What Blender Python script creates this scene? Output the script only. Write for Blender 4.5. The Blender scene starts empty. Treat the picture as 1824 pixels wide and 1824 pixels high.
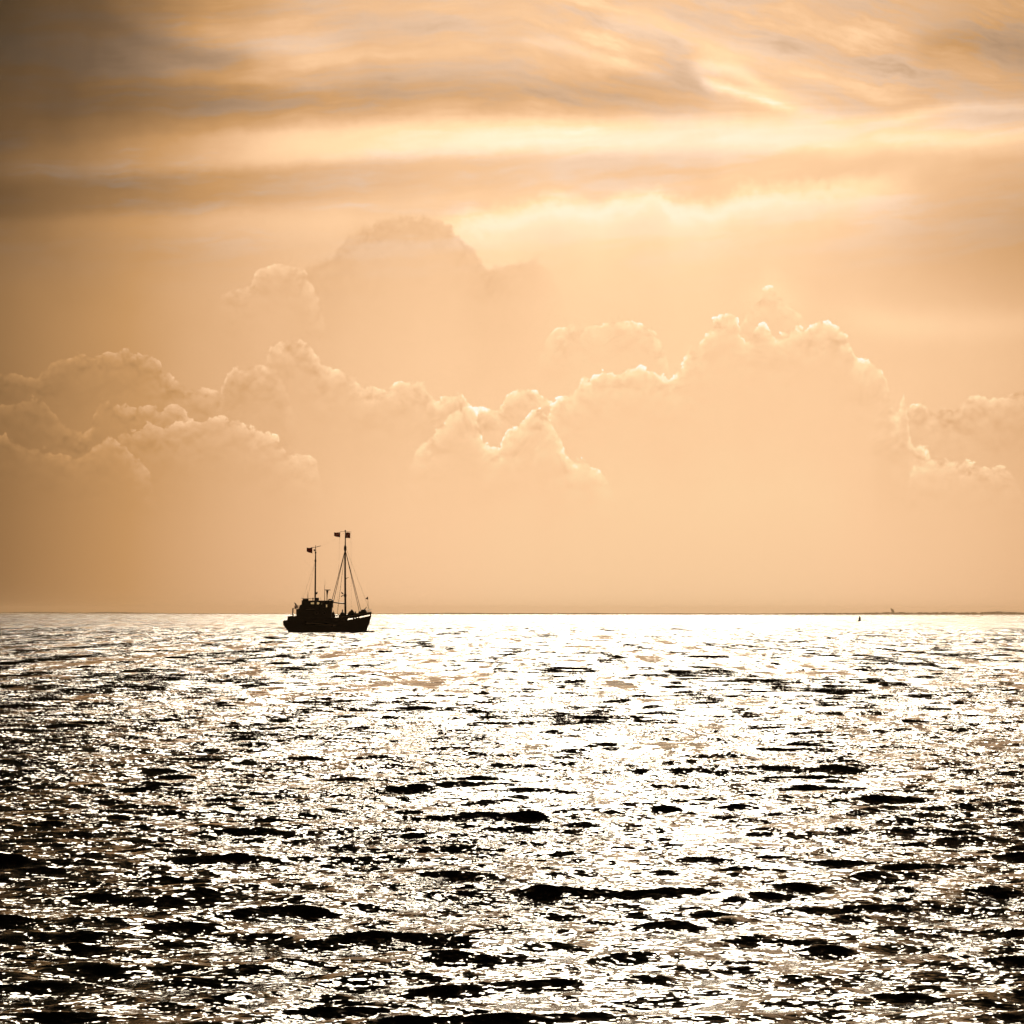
import bpy, bmesh, math, random
import numpy as np
from mathutils import Vector

random.seed(4)
RNG = np.random.default_rng(23)
C = bpy.context.scene.collection
SC = bpy.context.scene

# ------------------------------------------------------------------ camera, sky, sun, exposure
CAM_H = 3.3                      # eye height over the sea, metres
F_PX = 3404.0                    # focal length in photo pixels (1824 wide): about 30 degrees across
PITCH = math.atan((1093.5 - 912) / F_PX)
SUN_AZ, SUN_EL = 3.5, 29.0       # degrees: sun ahead of the camera, a little right, above the frame

cam_d = bpy.data.cameras.new('camera')
cam = bpy.data.objects.new('camera', cam_d); C.objects.link(cam)
cam_d.sensor_width = 36.0; cam_d.sensor_fit = 'HORIZONTAL'
cam_d.lens = 36.0 * F_PX / 1824.0
cam_d.clip_start = 0.5; cam_d.clip_end = 60000
cam.location = (0, 0, CAM_H)
cam.rotation_mode = 'XYZ'
cam.rotation_euler = (math.radians(90) + PITCH, math.radians(-0.0), 0)
from mathutils import Matrix
cam.matrix_world = Matrix.Translation((0, 0, CAM_H)) @ Matrix.Rotation(math.radians(90) + PITCH, 4, 'X') @ Matrix.Rotation(math.radians(0.08), 4, 'Z')
SC.camera = cam

SC.view_settings.view_transform = 'Standard'
SC.view_settings.look = 'None'
SC.view_settings.gamma = 1.0
SC.view_settings.exposure = 0.5
SC.view_settings.use_curve_mapping = False
SC.render.film_transparent = False
SC.cycles.use_denoising = True
SC.cycles.denoising_input_passes = 'RGB_ALBEDO_NORMAL'
SC.cycles.max_bounces = 6
SC.cycles.glossy_bounces = 3
SC.cycles.volume_bounces = 0
SC.cycles.transparent_max_bounces = 12
SC.cycles.caustics_reflective = False
SC.cycles.caustics_refractive = False
SC.cycles.use_adaptive_sampling = True
SC.cycles.adaptive_threshold = 0.02
SC.cycles.adaptive_min_samples = 12
SC.cycles.sample_clamp_indirect = 4.0

sun_vec = Vector((math.sin(math.radians(SUN_AZ)) * math.cos(math.radians(SUN_EL)),
                  math.cos(math.radians(SUN_AZ)) * math.cos(math.radians(SUN_EL)),
                  math.sin(math.radians(SUN_EL))))
sl = bpy.data.lights.new('sun', 'SUN')
sun = bpy.data.objects.new('sun', sl); C.objects.link(sun)
sl.energy = 2.7; sl.angle = math.radians(16.0); sl.color = (1.0, 0.86, 0.66)
sun.rotation_euler = (-sun_vec).to_track_quat('-Z', 'Y').to_euler()
sun.location = (0, 0, 60)


# ------------------------------------------------------------------ node helpers
class X:
    """a socket with arithmetic"""
    tree = None
    def __init__(s, sock): s.s = sock
    def __add__(s, o): return M('ADD', s, o)
    __radd__ = __add__
    def __sub__(s, o): return M('SUBTRACT', s, o)
    def __rsub__(s, o): return M('SUBTRACT', o, s)
    def __mul__(s, o): return M('MULTIPLY', s, o)
    __rmul__ = __mul__
    def __truediv__(s, o): return M('DIVIDE', s, o)
    def __neg__(s): return M('MULTIPLY', s, -1.0)

def put(sock, v):
    if isinstance(v, X): X.tree.links.new(v.s, sock)
    else: sock.default_value = v

def node(t): return X.tree.nodes.new(t)

def M(op, a, b=None, c=None, clamp=False):
    n = node('ShaderNodeMath'); n.operation = op; n.use_clamp = clamp
    put(n.inputs[0], a)
    if b is not None: put(n.inputs[1], b)
    if c is not None: put(n.inputs[2], c)
    return X(n.outputs[0])

def smooth(v, a, b):
    n = node('ShaderNodeMapRange'); n.interpolation_type = 'SMOOTHSTEP'
    put(n.inputs['Value'], v); n.inputs['From Min'].default_value = a; n.inputs['From Max'].default_value = b
    return X(n.outputs['Result'])

def expo(v): return M('EXPONENT', v)
def vmax(a, b): return M('MAXIMUM', a, b)
def vmin(a, b): return M('MINIMUM', a, b)
def mixf(a, b, f): return a + (b - a) * f

def vec(x, y, z=0.0):
    n = node('ShaderNodeCombineXYZ')
    put(n.inputs[0], x); put(n.inputs[1], y); put(n.inputs[2], z)
    return X(n.outputs[0])

def noise(v, scale, detail=4.0, rough=0.55, dim='2D', dist=0.0, color=False):
    n = node('ShaderNodeTexNoise'); n.noise_dimensions = dim
    put(n.inputs['Vector'], v); n.inputs['Scale'].default_value = scale
    n.inputs['Detail'].default_value = detail; n.inputs['Roughness'].default_value = rough
    n.inputs['Distortion'].default_value = dist
    return X(n.outputs['Color' if color else 'Fac'])

def voro(v, scale, detail=0.0, rough=0.5):
    n = node('ShaderNodeTexVoronoi'); n.voronoi_dimensions = '2D'; n.feature = 'F1'
    put(n.inputs['Vector'], v); n.inputs['Scale'].default_value = scale
    n.inputs['Detail'].default_value = detail; n.inputs['Roughness'].default_value = rough
    
    return X(n.outputs['Distance'])

def sep(v):
    n = node('ShaderNodeSeparateXYZ'); put(n.inputs[0], v)
    return X(n.outputs[0]), X(n.outputs[1]), X(n.outputs[2])

def curve(v, pts, lo, hi, ylo, yhi, handle='AUTO_CLAMPED'):
    """piecewise curve through pts (x, y); x in lo..hi, y in ylo..yhi"""
    t = (v - lo) * (1.0 / (hi - lo))
    n = node('ShaderNodeFloatCurve'); put(n.inputs['Value'], t)
    cu = n.mapping.curves[0]
    pts = sorted(pts)
    P = [((x - lo) / (hi - lo), (y - ylo) / (yhi - ylo)) for x, y in pts]
    cu.points[0].location = P[0]; cu.points[1].location = P[-1]
    for p in P[1:-1]: cu.points.new(*p)
    for p in cu.points: p.handle_type = handle
    n.mapping.extend = 'HORIZONTAL'
    n.mapping.update()
    return X(n.outputs[0]) * (yhi - ylo) + ylo

def lin(c):
    return tuple((v / 255 / 12.92) if v / 255 <= 0.04045 else ((v / 255 + 0.055) / 1.055) ** 2.4 for v in c)


# ------------------------------------------------------------------ world: veiled evening sky with clouds
def direction(x, y):
    """photo pixel -> azimuth, elevation in degrees"""
    a, b = (x - 912) / F_PX, (912 - y) / F_PX
    yy = math.cos(PITCH) - b * math.sin(PITCH)
    zz = math.sin(PITCH) + b * math.cos(PITCH)
    return math.degrees(math.atan2(a, yy)), math.degrees(math.atan2(zz, math.hypot(a, yy)))

world = bpy.data.worlds.new('World'); SC.world = world
world.use_nodes = True
nt = world.node_tree; nt.nodes.clear(); X.tree = nt
world.cycles.sampling_method = 'NONE'

tc = node('ShaderNodeTexCoord')
dx, dy, dz = sep(X(tc.outputs['Generated']))
U = M('ARCTAN2', dx, dy) * (180 / math.pi)
V = vmax(M('ARCSINE', dz) * (180 / math.pi), 0.0)

# fields shared by the clouds
UV = vec(U, V)
wc = noise(UV, 0.45, 5.0, 0.55, color=True)
wx, wy, wz = sep(wc)
wx = wx - 0.5; wy = wy - 0.5; wz = wz - 0.5
fc = noise(UV, 2.6, 4.0, 0.6, color=True)
fx, fy, fz = sep(fc)
fx = fx - 0.5; fy = fy - 0.5; fz = fz - 0.5
gy = noise(UV, 9.0, 2.0, 0.6) - 0.5
UVw = vec(U + wx * 0.8 + fx * 0.25, V + wy * 0.8 + fy * 0.25)
lump = 0.42 - voro(UVw, 1.25, 2.0, 0.55)            # rounded heads with creases between

lump_up = 0.42 - voro(vec(U + wx * 0.8 + fx * 0.25, V + wy * 0.8 + fy * 0.25 + 0.16), 1.25, 2.0, 0.55)
relief = lump - lump_up                                  # the sunward shoulders of the heads

# falling off to both sides of the sun
du = U - 4.2
glow = expo(-M('POWER', M('ABSOLUTE', du) * (1.0 / 22.3), 3.2))
glow = vmax(glow, 0.30)

# --- the even haze low down, the veil of high cloud above
tone = 0.848 + wx * 0.03
tone = tone + 0.02 * smooth(V, 6.0, 1.0)
upper = smooth(V, 9.0, 13.0)
# streaks: level and slowly rising on the left, falling to the right on the right
tl = V - U * 0.075 + wy * 0.45
st1 = noise(vec(U * 0.11 + 3.1, tl * 0.85), 1.0, 7.0, 0.6, dist=0.12)
tr = V + U * 0.27 + wy * 0.6
st2 = noise(vec((U - V * 0.27) * 0.24 + 9.0, tr * 1.2 + 2.0), 1.0, 7.0, 0.62, dist=0.12)
rightside = smooth(U, -3.0, 3.0) * smooth(V, 14.0, 15.6)
streak = (mixf(st1, st2, rightside) - 0.5) * vmax(1.0 + wz * 3.5, 0.25)
high = smooth(V, 13.8, 15.4)
tone = tone + upper * (streak * (0.10 + high * 0.23) - 0.015) - high * 0.06
fine = noise(vec(U * 0.35, mixf(tl, tr, rightside) * 3.2), 1.0, 5.0, 0.65) - 0.5
tone = tone + upper * fine * (0.04 + high * 0.03)

Vb = V + wy * 0.22 + fy * 0.14                 # wind-drawn heights, shared by the streaks
def band(width, *runs, flat=False):
    """runs of photo (x, y, amount): soft streaks along them"""
    cen, amp = [], []
    for pts in runs:
        d = [direction(x, y) for x, y, a in pts]
        cen += d; amp += [(d[0][0] - .9, 0.0)] + [(u, p[2]) for (u, v), p in zip(d, pts)] + [(d[-1][0] + .9, 0.0)]
    lo, hi = -24.0, 24.0
    c = curve(U, [(lo, cen[0][1])] + cen + [(hi, cen[-1][1])], lo, hi, 0, 22)
    a = curve(U, [(lo, 0.0)] + amp + [(hi, 0.0)], lo, hi, -.25, .25)
    t = (Vb - c) * (1.0 / width)
    t = t * t
    return a * expo(-(t * t if flat else t))

for b in (
    band(.56, [(-200, 305, .03), (0, 295, .05), (250, 280, .08), (450, 264, .11), (900, 243, .13), (1200, 240, .125), (1500, 236, .11), (1650, 236, .08), (1900, 240, .05)], flat=True),
    band(.62, [(-200, 350, -.12), (150, 350, -.11), (500, 330, -.08), (900, 300, -.04), (1250, 290, -.03)], flat=True),
    band(.75, [(100, 195, -.08), (300, 185, -.14), (500, 180, -.13), (800, 170, -.11), (1100, 165, -.10), (1250, 165, -.05)]),
    band(.50, [(100, 400, .02), (400, 400, .05), (600, 400, .04)], [(1480, 560, .01), (1640, 580, .05), (1850, 575, .05)]),
    band(1.9, [(1250, 420, -.005), (1450, 425, -.03), (1650, 430, -.08), (1850, 420, -.13), (2000, 420, -.14)]),
    band(.17, [(950, 75, .06), (1100, 112, .08), (1180, 135, .04)], [(1262, 150, .17), (1340, 172, .15), (1440, 200, .04)], [(1560, 215, .02), (1700, 192, .10), (1850, 188, .10)]),
    band(.28, [(300, 130, .05), (430, 138, .07), (620, 150, .02)], [(1265, 118, .13), (1380, 165, .09), (1480, 195, .02)], [(1570, 250, .03), (1700, 246, .08), (1850, 235, .09)]),
    band(.50, [(250, 50, .03), (450, 75, .10), (620, 100, .04)], [(1340, 530, .02), (1375, 515, .035), (1420, 535, .02)], [(1650, 80, -.06), (1750, 75, -.1), (1900, 90, -.08)]),
    band(.40, [(150, 30, -.06), (300, 90, -.08), (430, 110, -.05)], [(1100, 40, .06), (1300, 90, .06), (1600, 150, .03)]),
):
    tone = tone + b

lump = lump * 0.55
top_u = U + fx * 0.22 + wx * 0.12
ragged = lump * 0.62 + fy * 0.32 + gy * 0.13
def bank(*runs, rim=0.14, body=0.795, detail=1.0, rimw=0.24, soft=0.05, fade=2.6, glowin=0.06, ends=.95):
    """heaped cloud: outlines of its tops (photo pixels), lit along the rim by the sun behind"""
    global tone
    lo, hi = -21.0, 21.0
    prof = [(lo, 2.0)]
    for pts in runs:
        d = [direction(x, y) for x, y in pts]
        prof += [(d[0][0] - .8, max(d[0][1] - 1.6, 0))] + d + [(d[-1][0] + .8, max(d[-1][1] - 1.6, 0))]
    msk = [(lo, 0.0)]
    for pts in runs:
        u0, u1 = direction(*pts[0])[0], direction(*pts[-1])[0]
        msk += [(u0 - .5, 0.0), (u0 + ends - .4, 1.0), (u1 - ends + .4, 1.0), (u1 + .5, 0.0)]
    there = curve(top_u, msk + [(hi, 0.0)], lo, hi, 0, 1)
    top = curve(top_u, prof + [(hi, 2.0)], lo, hi, 0, 14)
    slope = (curve(top_u + 0.5, prof + [(hi, 2.0)], lo, hi, 0, 14) - curve(top_u - 0.5, prof + [(hi, 2.0)], lo, hi, 0, 14)) * 1.0
    dd = (top - V + ragged * detail) / M('SQRT', slope * slope * 0.5 + 1.0)
    dp = vmax(dd, 0.0)
    m = smooth(dd, 0.0, soft) * expo(dp * (-1.0 / fade)) * there
    r = expo(dp * (-1.0 / rimw)) * rimvar * rim if rim else 0.0
    g = expo(dp * (-1.0 / 0.75)) * glowvar * glowin if glowin else 0.0
    tone = mixf(tone, (r + g + body) if rim else tone * 0.0 + body, m)
rimvar = vmax(1.0 + fz * 2.2 + lump * 1.2 + gy * 1.2 + wz * 1.2, 0.1)
glowvar = 0.6 + lump * 1.8 + fz * 1.3 + relief * 2.0

# the bright heaped cloud high up, lit through
bank([(700, 402), (760, 372), (830, 358), (900, 352), (960, 332), (1000, 325), (1060, 340), (1110, 322), (1165, 314), (1210, 334), (1260, 340), (1310, 316), (1400, 310), (1480, 300), (1560, 292), (1620, 296), (1680, 310)],
     rim=0.0, body=1.07, detail=.65, soft=.75, fade=.95, glowin=0.0, ends=3.4)
# the tall soft-edged cloud standing before the bright gap
bank([(470, 520), (520, 485), (560, 458), (600, 428), (640, 398), (690, 374), (745, 374), (800, 392), (835, 415), (855, 450), (880, 468), (905, 456), (930, 449), (955, 452), (975, 466), (992, 492), (1015, 540)],
     rim=.01, body=0.776, detail=1.1, soft=.24, ends=2.8, fade=2.6, glowin=.03)
bank([(400, 520), (440, 503), (470, 474), (500, 467), (535, 473), (556, 500), (566, 525)],
     [(975, 592), (1010, 577), (1050, 571), (1100, 562), (1140, 570), (1168, 592), (1185, 618)],
     [(1325, 560), (1350, 524), (1372, 505), (1392, 522), (1430, 556)], rim=.11, body=.82, detail=.7, fade=1.0)
bank([(-120, 660), (0, 655), (60, 664), (100, 634), (150, 626), (200, 621), (245, 621), (275, 630), (295, 660), (340, 680), (392, 692), (404, 660), (425, 645), (470, 638), (492, 656), (512, 690)],
     [(1560, 745), (1610, 728), (1640, 712), (1662, 722), (1700, 712), (1740, 700), (1790, 694), (1830, 680), (1990, 670)], glowin=.08, body=.79)
bank([(-120, 715), (0, 712), (40, 706), (66, 702), (88, 722), (112, 745), (158, 762), (168, 724), (188, 701), (210, 716), (260, 722), (305, 716), (332, 732), (352, 755)],
     [(470, 640), (500, 603), (525, 596), (550, 606), (560, 628), (595, 646), (630, 656), (655, 684), (685, 688), (705, 671), (740, 672), (766, 690), (782, 706), (820, 693), (836, 706), (850, 724), (885, 722), (905, 700), (930, 685), (960, 692), (990, 730)],
     glowin=.07, body=.80)
# the big heap right of the middle, and the low front heap on the left
bank([(205, 775), (240, 755), (280, 750), (320, 750), (350, 740), (382, 737), (420, 738), (442, 756), (482, 771), (522, 796), (560, 815)],
     [(960, 770), (985, 712), (1012, 694), (1050, 665), (1085, 657), (1112, 648), (1150, 650), (1188, 668), (1210, 650), (1222, 622), (1250, 596), (1270, 570), (1298, 555), (1314, 568), (1326, 596), (1338, 580), (1356, 571), (1380, 592), (1402, 584), (1432, 572), (1462, 568), (1500, 580), (1515, 606), (1526, 632), (1560, 642), (1580, 670), (1604, 690), (1602, 724), (1622, 772), (1670, 812)],
     rim=.135, glowin=.05, body=.825, fade=3.6)
bank([(-120, 765), (0, 770), (40, 780), (80, 792), (120, 802), (165, 792), (200, 776), (240, 800), (262, 826)],
     [(740, 800), (755, 775), (790, 745), (830, 712), (850, 740), (880, 790), (905, 765), (930, 745), (960, 725), (1000, 790), (1080, 838)],
     [(1625, 825), (1650, 803), (1690, 812), (1750, 818), (1800, 835)], glowin=.07, body=.83, fade=1.4)
# beyond the frame the heaps go on
far_top = 5.2 + wx * 5.0 + lump * 0.9 + fy * 0.5
side = smooth(M('ABSOLUTE', U), 15.4, 18.0)
dd = far_top - V
m = smooth(dd, 0.0, 0.05) * side * expo(vmax(dd, 0.0) * -0.4)
tone = mixf(tone, 0.80 + expo(vmax(dd, 0.0) * -8.0) * (0.09 + fz * 0.1), m)

# low haze swallows the cloud bases
tone = mixf(tone, 0.842, smooth(V, 4.6, 1.5) * 0.9)
# thick cloud over the upper left; the unseen sky overhead is darkened to deepen the water's reflections
thick = smooth(V + wy * 1.5, 8.0, 19.5) * smooth(U + wx * 1.5, -6.0, -17.5)
over = smooth(V, 17.0, 60.0)
tone = tone * glow * (1.0 - thick * 0.78) * (1.0 - over * 0.7)
tone = tone * (1.0 - 0.10 * smooth(V, 12.0, 18.0) * smooth(U, 6.0, 16.0))

ramp = node('ShaderNodeValToRGB'); X.tree.links.new(tone.s, ramp.inputs['Fac'])
stops = [(0.0, (4, 3, 2)), (.13, (45, 32, 20)), (.30, (97, 69, 42)), (.46, (149, 110, 70)), (.61, (195, 146, 95)),
         (.74, (228, 180, 135)), (.83, (249, 203, 158)), (.91, (254, 224, 175)), (.96, (255, 242, 210)), (1.0, (255, 250, 235))]
el = ramp.color_ramp.elements
while len(el) < len(stops): el.new(0.5)
for e, (p, c) in zip(el, stops):
    e.position = p
for e, (p, c) in zip(el, stops):
    e.color = (*lin(c), 1)

sky = node('ShaderNodeTexSky'); sky.sky_type = 'NISHITA'; sky.sun_disc = False
sky.sun_elevation = math.radians(SUN_EL); sky.sun_rotation = math.radians(SUN_AZ)
sky.air_density = 1.5; sky.dust_density = 4.0; sky.ozone_density = 1.0

# the undersides of the high cloud are greyer
grey = upper * smooth(streak - high * 0.02, 0.05, -0.14) * 0.22
hs = node('ShaderNodeHueSaturation'); X.tree.links.new(ramp.outputs['Color'], hs.inputs['Color'])
put(hs.inputs['Saturation'], 1.0 - grey)
sc = node('ShaderNodeVectorMath'); sc.operation = 'SCALE'
X.tree.links.new(hs.outputs['Color'], sc.inputs[0]); sc.inputs['Scale'].default_value = 7.07
mx = node('ShaderNodeMix'); mx.data_type = 'RGBA'
mx.inputs[0].default_value = 0.985                     # the cloud cover hides nearly all of the clear sky
wm = node('ShaderNodeVectorMath'); wm.operation = 'MULTIPLY'; wm.inputs[1].default_value = (1.0, .78, .52)   # seen through the warm veil
X.tree.links.new(sky.outputs[0], wm.inputs[0]); X.tree.links.new(wm.outputs[0], mx.inputs[6]); X.tree.links.new(sc.outputs[0], mx.inputs[7])
bg = node('ShaderNodeBackground'); bg.inputs['Strength'].default_value = 0.1
X.tree.links.new(mx.outputs[2], bg.inputs['Color'])
out = node('ShaderNodeOutputWorld'); X.tree.links.new(bg.outputs[0], out.inputs['Surface'])


# ------------------------------------------------------------------ materials
def new_mat(name):
    m = bpy.data.materials.new(name); m.use_nodes = True
    X.tree = m.node_tree; m.node_tree.nodes.clear()
    o = node('ShaderNodeOutputMaterial')
    return m, o

def paint(name, col, rough=0.5, vary=0.25, scale=3.0, metal=0.0, spec=0.5):
    """weathered paint, wood or metal: colour broken up by noise"""
    m, o = new_mat(name)
    t = node('ShaderNodeTexCoord')
    n = noise(X(t.outputs['Object']), scale, 5.0, 0.6, dim='3D')
    p = node('ShaderNodeBsdfPrincipled')
    mixn = node('ShaderNodeMix'); mixn.data_type = 'RGBA'
    put(mixn.inputs[0], n)
    mixn.inputs[6].default_value = (*[c * (1 - vary) for c in col], 1)
    mixn.inputs[7].default_value = (*[min(c * (1 + vary), 1) for c in col], 1)
    X.tree.links.new(mixn.outputs[2], p.inputs['Base Color'])
    put(p.inputs['Roughness'], (n - 0.5) * 0.3 + rough)
    p.inputs['Metallic'].default_value = metal
    p.inputs['Specular IOR Level'].default_value = spec
    X.tree.links.new(p.outputs[0], o.inputs['Surface'])
    return m

def cloth(name, col):
    m, o = new_mat(name)
    t = node('ShaderNodeTexCoord')
    n = noise(X(t.outputs['Object']), 6.0, 4.0, 0.6, dim='3D')
    mixn = node('ShaderNodeMix'); mixn.data_type = 'RGBA'; put(mixn.inputs[0], n)
    mixn.inputs[6].default_value = (*[c * 0.7 for c in col], 1); mixn.inputs[7].default_value = (*[min(c * 1.3, 1) for c in col], 1)
    d = node('ShaderNodeBsdfDiffuse'); tr_ = node('ShaderNodeBsdfTranslucent'); ms = node('ShaderNodeMixShader')
    ms.inputs[0].default_value = 0.4
    X.tree.links.new(mixn.outputs[2], d.inputs[0]); X.tree.links.new(mixn.outputs[2], tr_.inputs[0])
    X.tree.links.new(d.outputs[0], ms.inputs[1]); X.tree.links.new(tr_.outputs[0], ms.inputs[2])
    X.tree.links.new(ms.outputs[0], o.inputs['Surface'])
    return m

def pane_mat():
    m, o = new_mat('window_glass')
    tr_ = node('ShaderNodeBsdfTransparent'); tr_.inputs[0].default_value = (.88, .9, .86, 1)
    g = node('ShaderNodeBsdfGlossy'); g.inputs['Roughness'].default_value = .03
    lw = node('ShaderNodeLayerWeight'); lw.inputs[0].default_value = .15
    ms = node('ShaderNodeMixShader')
    X.tree.links.new(lw.outputs['Fresnel'], ms.inputs[0])
    X.tree.links.new(tr_.outputs[0], ms.inputs[1]); X.tree.links.new(g.outputs[0], ms.inputs[2])
    X.tree.links.new(ms.outputs[0], o.inputs['Surface'])
    return m

MAT = dict(
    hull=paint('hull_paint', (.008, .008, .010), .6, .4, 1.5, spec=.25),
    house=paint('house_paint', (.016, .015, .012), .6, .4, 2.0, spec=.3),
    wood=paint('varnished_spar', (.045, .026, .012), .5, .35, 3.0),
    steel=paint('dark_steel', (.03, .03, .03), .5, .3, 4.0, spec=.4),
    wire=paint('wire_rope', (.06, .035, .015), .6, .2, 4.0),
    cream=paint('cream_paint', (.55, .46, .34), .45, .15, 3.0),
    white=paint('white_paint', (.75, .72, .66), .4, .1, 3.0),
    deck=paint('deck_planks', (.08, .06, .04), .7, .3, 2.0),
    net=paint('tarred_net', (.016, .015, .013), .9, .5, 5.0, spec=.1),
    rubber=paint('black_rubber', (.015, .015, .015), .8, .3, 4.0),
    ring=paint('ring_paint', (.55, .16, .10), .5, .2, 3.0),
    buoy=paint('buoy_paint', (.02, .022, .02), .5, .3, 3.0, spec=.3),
    flag_dark=cloth('flag_dark_cloth', (.03, .014, .012)),
    flag_red=cloth('flag_red_cloth', (.34, .035, .02)),
    flag_pale=cloth('flag_pale_cloth', (.55, .38, .28)),
    glass=pane_mat(),
    shore=paint('hazed_shore_ground', (.42, .34, .24), .9, .3, .02),  # base colour paled to carry part of the distance haze
    wood_far=paint('hazed_far_foliage', (.20, .17, .10), .9, .4, .05),  # foliage colour lightened likewise, some of the haze is painted in
)


def water_material():
    m, o = new_mat('sea_water')
    g = node('ShaderNodeNewGeometry')
    px, py, pz = sep(X(g.outputs['Position']))
    at = node('ShaderNodeAttribute'); at.attribute_name = 'unresolved'
    far = X(at.outputs['Fac'])
    # gusts: patches where the ripples stand steeper or lie down
    gust = noise(vec(px * 0.22, py * 0.10), 1.0, 3.0, 0.55)
    gust = smooth(gust, 0.33, 0.66) * 0.65 + 0.65
    def slopes(kx, ky, sx, sy, detail, ox, ang=0.0):
        ca, sa = math.cos(ang), math.sin(ang)
        c = noise(vec((px * ca + py * sa) * kx + ox, (py * ca - px * sa) * ky + ox * 1.7), 1.0, detail, 0.6, dist=0.4, color=True)
        a, b, _ = sep(c)
        return (a - 0.5) * sx, (b - 0.5) * sy
    r1 = slopes(8.0, 22.0, 2.1, .80, 2.0, 13.0, 0.12)
    r2 = slopes(2.2, 5.5, 1.7, .60, 2.0, 41.0, -0.15)
    r3 = slopes(.45, 1.0, 1.3, .75, 3.0, 71.0, 0.1)
    r4 = slopes(.22, .022, .6, 1.5, 3.0, 17.0, 0.0)
    r5 = slopes(.55, .13, .4, 1.3, 3.0, 29.0, 0.02)          # groups of steeper waves
    sx = (r1[0] + r2[0]) * gust + (r3[0] + r4[0] + r5[0]) * far
    # at grazing view the backs of unresolved waves are hidden, so the faces seen lean to the viewer
    sy = (r1[1] + r2[1]) * gust * (1.75 - far) + (r3[1] + r4[1] + r5[1] - 0.19) * far
    va = node('ShaderNodeVectorMath'); va.operation = 'ADD'
    X.tree.links.new(g.outputs['Normal'], va.inputs[0]); put(va.inputs[1], vec(sx, sy, 0.0))
    vn = node('ShaderNodeVectorMath'); vn.operation = 'NORMALIZE'
    X.tree.links.new(va.outputs[0], vn.inputs[0])
    p = node('ShaderNodeBsdfPrincipled')
    p.inputs['Base Color'].default_value = (.006, .006, .004, 1)
    p.inputs['Roughness'].default_value = 0.08
    p.inputs['IOR'].default_value = 1.25
    X.tree.links.new(vn.outputs[0], p.inputs['Normal'])
    X.tree.links.new(p.outputs[0], o.inputs['Surface'])
    return m
MAT['water'] = water_material()


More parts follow.
